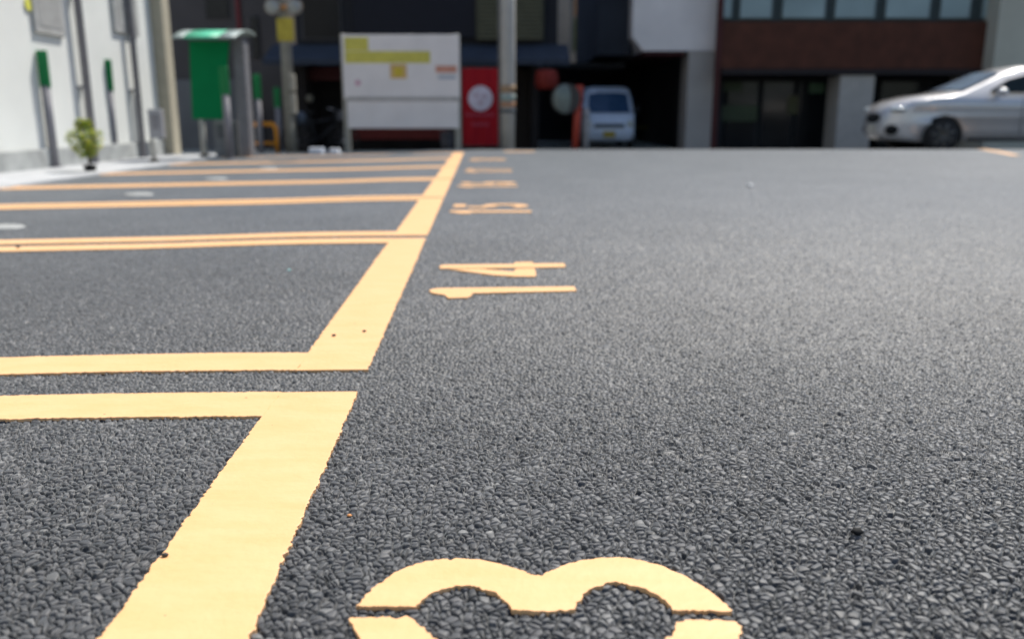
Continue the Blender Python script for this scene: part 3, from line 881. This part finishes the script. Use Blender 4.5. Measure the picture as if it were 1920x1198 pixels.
def mirror_pole():
    Y = 19.0; w = W(543, 200, Y); zb = zgf(w.x, Y)
    t = thing('utility_pole', (w.x, Y, zb), 'pale pole carrying two round traffic mirrors and a yellow plate', 'pole')
    pm = mat('pale_pole', (.24, .235, .205), .7)
    def X(px, py): return W(px, py, Y).x - w.x
    def Z(py): return ZH(py, Y) - zb
    m = MB(); m.tube([(0, 0, 0), (0, 0, 6.5)], [.125, .10], 16); m.build('pole', pm, t)
    for k, px in enumerate((516, 557)):
        r = .16; c = Vector((X(px, 16), -.22, Z(16)))
        mb = MB(); mb.disc(c, r, (0, 1, 0), .06); f = mb.build('mirror', mat('mirror_rim', (.26, .22, .18), .5), t)
        mb = MB(); mb.ell((c.x, c.y - .02, c.z), (r * .9, .05, r * .9), 20, 12); mb.build('mirror_glass', mat('mirror_glass', (.30, .31, .30), .35, metal=.3), f)
    m = MB(); m.box((X(516, 16), -.16, Z(20)), (X(557, 16), -.10, Z(12))); m.build('bracket', mat('orange_bracket', (.5, .24, .08), .5), t)
    m = MB(); m.box((X(523, 60), -.16, Z(79)), (X(554, 60), -.13, Z(36))); m.build('yellow_plate', mat('yellow_plate', (.42, .34, .05), .6, var=.15), t)
    for (a, b) in ((140, 172), (176, 214)):
        m = MB(); m.box((X(546, 170), -.2, Z(b)), (X(556, 170), -.02, Z(a))); m.build('junction_box', mat('beige_box', (.31, .295, .25), .7), t)
    m = MB(); m.tube([(X(550, 240), -.12, 0.0), (X(550, 240), -.12, Z(214))], .03, 8); m.build('conduit', pm, t)
mirror_pole()

def utility_pole():
    Y = 18.4; w = W(952, 200, Y); zb = zgf(w.x, Y)
    t = thing('utility_pole', (w.x, Y, zb), 'grey concrete utility pole rising in front of the shop beside the red banner', 'pole')
    def Z(py): return ZH(py, Y) - zb
    m = MB(); m.tube([(0, 0, -.05), (0, 0, Z(150)), (0, 0, 9)], [.145, .155, .16], 20); m.build('pole', mat('pole_concrete', (.42, .40, .36), .75, var=.1, scale=4, bump=.2), t)
    for (a, b, col, nm) in ((160, 174, (.36, .24, .14), 'tan'), (178, 190, (.30, .36, .32), 'mint'), (192, 201, (.42, .22, .12), 'orange')):
        m = MB(); m.tube([(0, 0, Z(b)), (0, 0, Z(a))], .162, 20); m.build('band', mat('band_' + nm, col, .6), t)
    m = MB(); m.tube([(0, 0, Z(212)), (0, 0, Z(206))], .168, 20); m.build('band', mat('band_dark', (.07, .08, .09), .6), t)
    m = MB(); m.tube([(-.17, -.05, 0), (-.17, -.05, 8.5)], .028, 8); m.build('conduit', mat('conduit', (.16, .165, .17), .6), t)
utility_pole()

def signboard():
    Y = 18.0; w = W(754, 180, Y); zb = zgf(w.x, Y)
    t = thing('signboard', (w.x, Y, zb), 'wide grey-white signboard with yellow patches standing on two posts', 'signboard')
    def X(px, py=160): return W(px, py, Y).x - w.x
    def Z(py): return ZH(py, Y) - zb
    pm = mat('sign_post', (.30, .29, .25), .7)
    for px in (649, 858):
        m = MB(); m.box((X(px, 200) - .06, -.03, -.05), (X(px, 200) + .06, .06, Z(64))); m.build('post', pm, t)
    def panel(a, b, c, d, nm, mt, dy=-.05, th=.03):
        m = MB(); m.box((X(a), dy, Z(d)), (X(c), dy + th, Z(b))); return m.build(nm, mt, t)
    panel(645, 66, 862, 186, 'upper_panel', mat('sign_white', (.76, .72, .70), .6, var=.06, scale=2))
    panel(650, 188, 860, 241, 'lower_panel', mat('sign_white', (.76, .72, .70), .6, var=.06, scale=2))
    panel(650, 182, 860, 190, 'rail', mat('sign_rail', (.42, .40, .38), .6), -.062, .01)
    Yl = mat('sign_yellow', (.60, .54, .11), .6)
    panel(650, 71, 694, 96, 'yellow_patch', Yl, -.057, .006); panel(650, 97, 808, 119, 'yellow_patch', Yl, -.057, .006)
    panel(733, 121, 764, 148, 'orange_patch', mat('sign_orange', (.62, .42, .18), .6), -.057, .006); panel(740, 127, 757, 144, 'yellow_patch', mat('sign_gold', (.62, .46, .05), .6), -.061, .003)
    panel(818, 124, 857, 137, 'red_patch', mat('sign_red', (.58, .28, .2), .6), -.057, .006); panel(822, 142, 855, 149, 'grey_patch', mat('sign_grey', (.42, .45, .5), .6), -.057, .006)
    m = MB(); m.disc((X(672), -.055, Z(156)), .06, (0, 1, 0), .012); m.build('pink_dot', mat('sign_pink', (.65, .40, .48), .6), t)
signboard()

def banner():
    Y = 20.6; w = W(900, 200, Y); zb = zgf(w.x, Y)
    t = thing('banner', (w.x, Y, zb), 'tall dark red banner with a pale round emblem beside the utility pole', 'banner')
    def X(px, py=200): return W(px, py, Y).x - w.x
    def Z(py): return ZH(py, Y) - zb
    m = MB(); vs = []; fs = []; n = 16
    for i in range(n + 1):
        x = X(867) + (X(934) - X(867)) * i / n; y = .012 * math.sin(i * 1.1)
        vs += [(x, y, Z(128)), (x, y + .01 * math.sin(i), Z(273)), (x, y + .02, Z(273)), (x, y + .02, Z(128))]
        if i:
            o = 4 * i; fs += [(o - 4 + k, o - 4 + (k + 1) % 4, o + (k + 1) % 4, o + k) for k in range(4)]
    fs += [(0, 1, 2, 3), (4 * n + 3, 4 * n + 2, 4 * n + 1, 4 * n)]
    m.add(vs, fs); m.build('cloth', mat('banner_red', (0.33, 0.004, 0.012), .75, var=.12, scale=1.5), t)
    e = MB(); e.disc((X(901), -.03, Z(185)), .285, (0, 1, 0), .02, 36); eo = e.build('emblem', mat('emblem_white', (.60, .56, .64), .7), t)
    e = MB()
    for k in range(3): e.disc((X(901) + .10 * math.cos(k * 2.1 + .5), -.042, Z(185) + .10 * math.sin(k * 2.1 + .5)), .05, (0, 1, 0), .006, 16)
    e.build('emblem_mark', mat('emblem_mark', (.45, .33, .4), .7), eo)
    for r_, (z, a, b) in enumerate(((212, 873, 928), (230, 884, 918))):
        n = 6 if r_ == 0 else 5
        for k in range(n):
            e = MB(); x0 = a + (b - a) * k / n; e.box((X(x0), -.026, Z(z + 7)), (X(x0 + (b - a) / n * .7), -.020, Z(z)))
            e.build('letter_mark', mat('banner_marks', (.40, .05, .08), .7), t)
    m = MB(); m.tube([(X(864), .01, Z(127)), (X(937), .01, Z(127))], .02, 8); m.tube([(X(865), .04, 0), (X(865), .04, Z(127))], .018, 8); m.tube([(X(936), .04, 0), (X(936), .04, Z(127))], .018, 8)
    m.tube([(X(864), .01, Z(274)), (X(937), .01, Z(274))], .015, 8)
    m.build('stand', mat('stand_dark', (.06, .06, .06), .6), t)
banner()

def lantern():
    Y = 21.0; w = W(1025, 150, Y)
    t = thing('lantern', (w.x, Y, w.z), 'dull red box lantern hanging under the right end of the awning', 'lantern')
    m = MB(); hh = (ZH(131, Y) - ZH(168, Y)) / 2; hw = .24
    prof = [(-1, .72), (-.85, .9), (-.4, 1), (0, 1.02), (.4, 1), (.85, .9), (1, .72)]
    m.tube([(0, 0, a * hh) for a, b in prof], [hw * 1.15 * b for a, b in prof], 4); m.build('shade', mat('lantern_red', (0.20, 0.022, 0.015), .7), t)
    m = MB(); m.tube([(0, 0, hh), (0, 0, hh + .05)], .13, 14); m.tube([(0, 0, hh + .05), (0, 0, hh + .22)], .012, 6); m.build('cap', M_BLACK, t)
lantern()

def orange_post():
    Y = 19.5; w = W(1083, 220, Y); zb = zgf(w.x, Y)
    t = thing('mirror_post', (w.x, Y, zb), 'orange-red post with a pale round mirror on its left side', 'traffic mirror')
    def X(px, py=200): return W(px, py, Y).x - w.x
    def Z(py): return ZH(py, Y) - zb
    m = MB(); m.tube([(X(1079), 0, 0), (X(1086), 0, Z(160))], [.075, .085], 14); m.build('post', mat('orange_red', (0.42, 0.06, 0.035), .55), t)
    m = MB(); m.disc((X(1060), -.10, Z(186)), .33, (.35, 1, 0), .06, 30); f = m.build('rim', mat('mirror_rim_dark', (.05, .05, .05), .6), t)
    m = MB(); m.ell((X(1060), -.125, Z(186)), (.28, .05, .31), 24, 12); m.build('mirror_glass', mat('green_mirror', (.16, .19, .175), .3, metal=.2), f)
    t2 = thing('bollard', (W(1099, 240, Y + .15).x, Y + .15, zb), 'short grey post just right of the orange-red post', 'bollard')
    h = ZH(203, Y + .15) - zb
    m = MB(); m.tube([(0, 0, 0), (0, 0, h - .03), (0, 0, h)], [.075, .075, .05], 14); m.build('pole', mat('grey_bollard', (.34, .33, .33), .6), t2)
    m = MB(); m.tube([(0, 0, h * .78), (0, 0, h * .86)], .079, 14); m.build('band', mat('bollard_band', (.25, .25, .25), .5), t2)
orange_post()

def bicycle():
    Y = 19.6; w = W(600, 240, Y); zb = zgf(w.x, Y)
    t = thing('bicycle', (w.x, Y, zb), 'dark bicycle parked left of the signboard against the shopfront', 'bicycle', rz=R(12))
    dk = mat('bike_dark', (.02, .022, .026), .45)
    for x in (-.52, .52):
        m = MB(); m.tube([(x + .33 * math.cos(a), 0, .34 + .33 * math.sin(a)) for a in [2 * math.pi * k / 28 for k in range(29)]], .02, 8, caps=False); wh = m.build('wheel', M_BLACK, t)
        m = MB()
        for k in range(12):
            a = math.pi * 2 * k / 12; m.tube([(x, 0, .34), (x + .31 * math.cos(a), 0, .34 + .31 * math.sin(a))], .003, 4)
        m.disc((x, 0, .34), .04, (0, 1, 0), .09, 12); m.build('spokes', mat('spoke', (.3, .3, .32), .4, metal=.6), wh)
    m = MB()
    for a, b in (((-.52, 0, .34), (-.08, 0, .34)), ((-.52, 0, .34), (-.2, 0, .78)), ((-.08, 0, .34), (-.24, 0, .9)), ((-.08, 0, .34), (.36, 0, .72)), ((-.2, 0, .74), (.34, 0, .82)), ((.52, 0, .34), (.33, 0, .98))):
        m.tube([a, b], .02, 8)
    m.build('frame', dk, t)
    m = MB(); m.ell((-.26, 0, .94), (.15, .08, .045), 14, 8); m.build('saddle', M_BLACK, t)
    m = MB(); m.tube([(.20, -.27, 1.04), (.32, -.2, 1.02), (.33, 0, 1.0), (.32, .2, 1.02), (.20, .27, 1.04)], .014, 8); m.build('handlebar', mat('bar', (.25, .26, .28), .4, metal=.5), t)
    m = MB(); m.box((.40, -.17, .78), (.72, .17, .80)); m.box((.40, -.17, .8), (.42, .17, 1.0)); m.box((.70, -.17, .8), (.72, .17, 1.0)); m.box((.42, -.17, .8), (.70, -.15, 1.0)); m.box((.42, .15, .8), (.70, .17, 1.0))
    m.build('basket', mat('basket', (.08, .085, .1), .5), t)
bicycle()

def wall_lamp():
    Y = 21.0; w = W(581, 185, Y + .95)
    o = MB().ell((0, 0, 0), (.10, .08, .10), 14, 10); o.tube([(0, 0, 0), (0, .18, 0)], .03, 8)
    ob = o.build('wall_lamp', mat('lamp_dull', (.16, .15, .12), .6)); ob.location = (w.x, Y + .95, w.z)
    tag(ob, 'small dull round lamp on the dark shopfront left of the signboard', 'lamp')
    Y = 19.3; w = W(563, 222, Y)
    t = thing('helmet_stand', (w.x, Y, zgf(w.x, Y)), 'blue-grey round cover on a thin rod right of the pole with mirrors', 'cover')
    m = MB(); m.ell((0, 0, w.z - zgf(w.x, Y)), (.13, .12, .15), 16, 10); m.build('cover', mat('bluegrey', (.07, .09, .12), .6), t)
    m = MB(); m.tube([(0, 0, 0), (0, 0, w.z - zgf(w.x, Y))], .02, 8); m.disc((0, 0, .02), .13, (0, 0, 1), .04); m.build('rod', M_BLACK, t)
    Y = 19.4; w = W(838, 262, Y); t = thing('bin', (w.x, Y, zgf(w.x, Y)), 'dark waste bin under the right end of the signboard', 'bin')
    m = MB(); m.tube([(0, 0, 0), (0, 0, .48)], [.12, .15], 16); m.build('body', mat('bin_dark', (.04, .042, .05), .6), t)
    m = MB(); m.tube([(0, 0, .48), (0, 0, .53)], [.16, .13], 16); m.build('lid', mat('bin_lid', (.06, .062, .07), .5), t)
wall_lamp()

# ------------------------------------------------------------------ vehicles
def hull(outline, hw, m_, parent, name, cols=(-1, -.97, -.86, -.6, 0, .6, .86, .97, 1), shrink=None):
    """closed side outline (s, z) swept across the width; hw(s,z) half width; shrink(s,z,t) pulls the outline in near the sides"""
    n = len(outline); vs = []; fs = []
    for t in cols:
        for (s, z) in outline:
            ds, dz = shrink(s, z, abs(t)) if shrink else (0, 0)
            vs.append((s + ds, t * hw(s, z), z + dz))
    for c in range(len(cols) - 1):
        for i in range(n):
            fs.append((c * n + i, c * n + (i + 1) % n, (c + 1) * n + (i + 1) % n, (c + 1) * n + i))
    tr = tessellate_polygon([[Vector((p[0], p[1], 0)) for p in outline]])
    e = (len(cols) - 1) * n
    fs += [tuple(t) for t in tr] + [tuple(e + i for i in reversed(t)) for t in tr]
    mb = MB(); mb.add(vs, fs, True)
    return mb.build(name, m_, parent)

def wheel(parent, x, y, side, r, w=.2):
    m = MB(); prof = [(r * .72, 0), (r * .96, .01), (r, .04), (r, w - .04), (r * .96, w - .01), (r * .72, w)]
    m.tube([(x, y + side * (w - p[1]), r) for p in prof], [p[0] for p in prof], 36); wt = m.build('wheel', mat('tyre', (.018, .018, .018), .8), parent)
    m = MB(); m.disc((x, y + side * (w + .002), r), r * .70, (0, 1, 0), .02, 32); m.build('rim_back', mat('rim_dark', (.03, .03, .032), .6), wt)
    m = MB()
    for k in range(7):
        a = 2 * math.pi * k / 7; a2 = a + .1
        m.tube([(x + .03 * math.cos(a), y + side * (w + .02), r + .03 * math.sin(a)), (x + r * .67 * math.cos(a2), y + side * (w + .012), r + r * .67 * math.sin(a2))], [.03, .022], 8)
    m.disc((x, y + side * (w + .02), r), .06, (0, 1, 0), .04, 16); m.build('rim', mat('rim_metal', (.12, .12, .11), .5, metal=.3), wt)

def silver_car():
    Yn = 16.0
    xw = W(1767, 262, Yn).x
    zb = zgf(xw, 16.4)
    t = thing('parked_car', (xw + 1.35, Yn + .9, zb), 'silver car parked side-on at the right edge, its front facing left', 'car', rz=math.pi)
    paint = mat('silver_paint', (.60, .59, .585), .34, metal=.35, var=.03, coat=1.0)
    # car frame: nose towards +x, front axle at x = 1.35
    body = [(-3.0, .42), (-3.05, .62), (-3.0, .95), (-2.8, 1.12), (-2.3, 1.20), (-1.9, 1.42), (-1.4, 1.56), (-.7, 1.61), (-.1, 1.58), (.25, 1.48), (.62, 1.31), (1.0, 1.14), (1.22, 1.09), (1.6, 1.05), (1.95, .97), (2.18, .87), (2.27, .74), (2.29, .60), (2.30, .46), (2.27, .33), (2.15, .24),
            (1.74, .22), (1.71, .45), (1.58, .64), (1.35, .71), (1.12, .64), (.99, .45), (.96, .22), (-1.3, .22), (-1.33, .45), (-1.46, .64), (-1.7, .71), (-1.94, .64), (-2.07, .45), (-2.1, .24), (-2.8, .28)]
    def hw(s, z):
        w = .90
        if s > 1.5: w -= .20 * ((s - 1.5) / .8) ** 2
        if s < -2.3: w -= .14 * ((-2.3 - s) / .7) ** 2
        if z > .92: w -= .30 * ((z - .92) / .7)
        if z < .45: w -= .04
        return w
    def sh(s, z, t):
        k = max(0, t - .55) / .45
        ds = -.34 * k ** 2 if s > 2.0 else (-.12 * k ** 2 if s > 1.6 else (.18 * k ** 2 if s < -2.7 else 0))
        dz = -.07 * k ** 2 if z > .80 else 0
        return ds, dz
    hull(body, hw, paint, t, 'body', shrink=sh)
    gl = mat('car_glass', (.015, .022, .022), .08, var=.1)
    # side windows, both sides, sitting just proud of the body
    for sd in (-1, 1):
        for wn_, ol in (('window', [(.52, 1.16), (.18, 1.36), (-.25, 1.47), (-.42, 1.47), (-.42, 1.13), (.50, 1.12)]), ('window', [(-.52, 1.47), (-1.2, 1.45), (-1.75, 1.32), (-2.0, 1.22), (-1.9, 1.15), (-.52, 1.13)])):
            vs = [(s, sd * (hw(s, z) + .012 - .0), z - .03) for s, z in ol] + [(s, sd * (hw(s, z) - .05), z - .03) for s, z in ol]
            n = len(ol); fs = [tuple(range(n)), tuple(range(2 * n - 1, n - 1, -1))] + [(i, (i + 1) % n, n + (i + 1) % n, n + i) for i in range(n)]
            mb = MB(); mb.add(vs, fs); mb.build('window', gl, t)
    # windscreen follows the body between the pillars
    ws = [(.30, 1.475), (.62, 1.325), (1.0, 1.155)]
    vs = []; fs = []
    for s, z in ws:
        for k in (-1, -.6, 0, .6, 1):
            _, dz = sh(s, z, abs(k) * .86); vs.append((s, k * .86 * hw(s, z), z + dz + .012))
    for i in range(2):
        for k in range(4): fs.append((i * 5 + k, i * 5 + k + 1, i * 5 + k + 6, i * 5 + k + 5))
    mb = MB(); mb.add(vs, fs, True); mb.add([(v[0] - .01, v[1], v[2] - .02) for v in vs], [tuple(reversed(f)) for f in fs], True); mb.build('windscreen', mat('screen_glass', (.16, .21, .27), .12, spec=.8), t)
    for sd in (-1, 1):
        m = MB(); m.ell((.40, sd * .98, 1.10), (.09, .12, .075), 14, 8); m.tube([(.42, sd * .80, 1.06), (.41, sd * .95, 1.07)], .025, 8); m.build('wing_mirror', paint, t)
        m = MB(); m.ell((2.07, sd * .60, .80), (.17, .16, .055), 14, 8); m.build('headlight', mat('headlight', (.45, .5, .52), .15), t)
        m = MB(); m.ell((2.14, sd * .52, .43), (.12, .16, .10), 14, 8); m.build('air_intake', M_BLACK, t)
        for x in (1.35, -1.7): wheel(t, x, sd * .70, sd, .335)
        m = MB(); m.box((-.05, sd * .903, .35), (-.04, sd * .908, 1.0)); m.build('door_gap', M_BLACK, t)
        m = MB(); m.box((-.38, sd * .90, .90), (-.20, sd * .93, .93)); m.build('door_handle', paint, t)
        m = MB(); m.tube([(.9, sd * .89, .26), (-1.25, sd * .89, .26)], .03, 8); m.build('sill', mat('sill', (.05, .05, .05), .6), t)
    m = MB(); m.ell((2.245, 0, .62), (.06, .42, .13), 16, 10); m.build('grille', M_BLACK, t)
    m = MB(); m.box((2.305, -.17, .38), (2.32, .17, .53)); m.build('number_plate', mat('plate_warm', (.50, .47, .40), .6), t)
silver_car()

def white_van():
    Y = 23.5; w = W(1143, 220, Y); zb = -.22
    t = thing('parked_van', (w.x, Y, zb), 'small white box van facing the street inside the dark passage', 'van', rz=-math.pi / 2); t.scale = (1, .96, .93)
    paint = mat('van_white', (.58, .64, .74), .3, var=.04, coat=.8)
    body = [(0, .30), (.03, .55), (-.02, .85), (-.18, 1.0), (-.62, 1.62), (-.85, 1.78), (-3.2, 1.80), (-3.3, 1.6), (-3.32, .4), (-3.2, .25), (-.1, .22)]
    def hw(s, z): return .74 - (.10 * ((z - .95) / .85) if z > .95 else 0) - (.03 if s > -.1 else 0)
    def sh(s, z, t):
        k = max(0, t - .6) / .4
        return (-.12 * k ** 2 if s > -.9 else 0), (-.05 * k ** 2 if z > 1.5 else 0)
    hull(body, hw, paint, t, 'body', shrink=sh)
    gl = mat('van_glass', (.03, .07, .14), .1)
    def on_front(pts, name, m_, off):
        # quad strip sitting on the sloping front; pts = (y, z) rows
        def s_at(z):
            P = [(0, .3), (.03, .55), (-.02, .85), (-.18, 1.0), (-.62, 1.62), (-.85, 1.78)]
            for (s0, z0), (s1, z1) in zip(P, P[1:]):
                if z0 <= z <= z1: return s0 + (s1 - s0) * (z - z0) / (z1 - z0)
            return 0
        vs = []; n = len(pts)
        for y, z in pts:
            d, dz = sh(s_at(z), z, abs(y) / hw(s_at(z), z)); vs.append((s_at(z) + d + off, y, z + dz))
        vs += [(v[0] - .05, v[1], v[2]) for v in vs]
        fs = [tuple(range(n)), tuple(range(2 * n - 1, n - 1, -1))] + [(i, (i + 1) % n, n + (i + 1) % n, n + i) for i in range(n)]
        mb = MB(); mb.add(vs, fs); return mb.build(name, m_, t)
    on_front([(-.60, 1.03), (-.3, 1.03), (0, 1.03), (.3, 1.03), (.60, 1.03), (.54, 1.58), (.3, 1.60), (0, 1.60), (-.3, 1.60), (-.54, 1.58)], 'windscreen', gl, .035)
    on_front([(-.42, .60), (.42, .60), (.42, .72), (-.42, .72)], 'grille', mat('van_grille', (.09, .1, .11), .4), .025)
    on_front([(-.66, .30), (.66, .30), (.66, .44), (-.66, .44)], 'bumper', mat('van_bumper', (.22, .24, .27), .5), .02)
    for sd in (-1, 1):
        m = MB(); m.ell((-.02, sd * .58, .72), (.05, .10, .09), 12, 8); m.build('headlight', mat('van_light', (.5, .5, .42), .2), t)
        m = MB(); m.ell((-.25, sd * .80, 1.12), (.05, .08, .12), 12, 8); m.tube([(-.27, sd * .66, 1.05), (-.26, sd * .78, 1.08)], .015, 6); m.build('wing_mirror', M_BLACK, t)
        for x in (-.35, -2.6): wheel(t, x, sd * .56, sd, .27, .15)
        m = MB(); m.box((-1.5, sd * .675, 1.12), (-.55, sd * .70, 1.5)); m.build('side_window', gl, t)
    m = MB(); m.box((.045, -.165, .34), (.06, .165, .50)); m.build('number_plate', mat('plate_yellow', (.38, .27, .02), .6), t)
white_van()
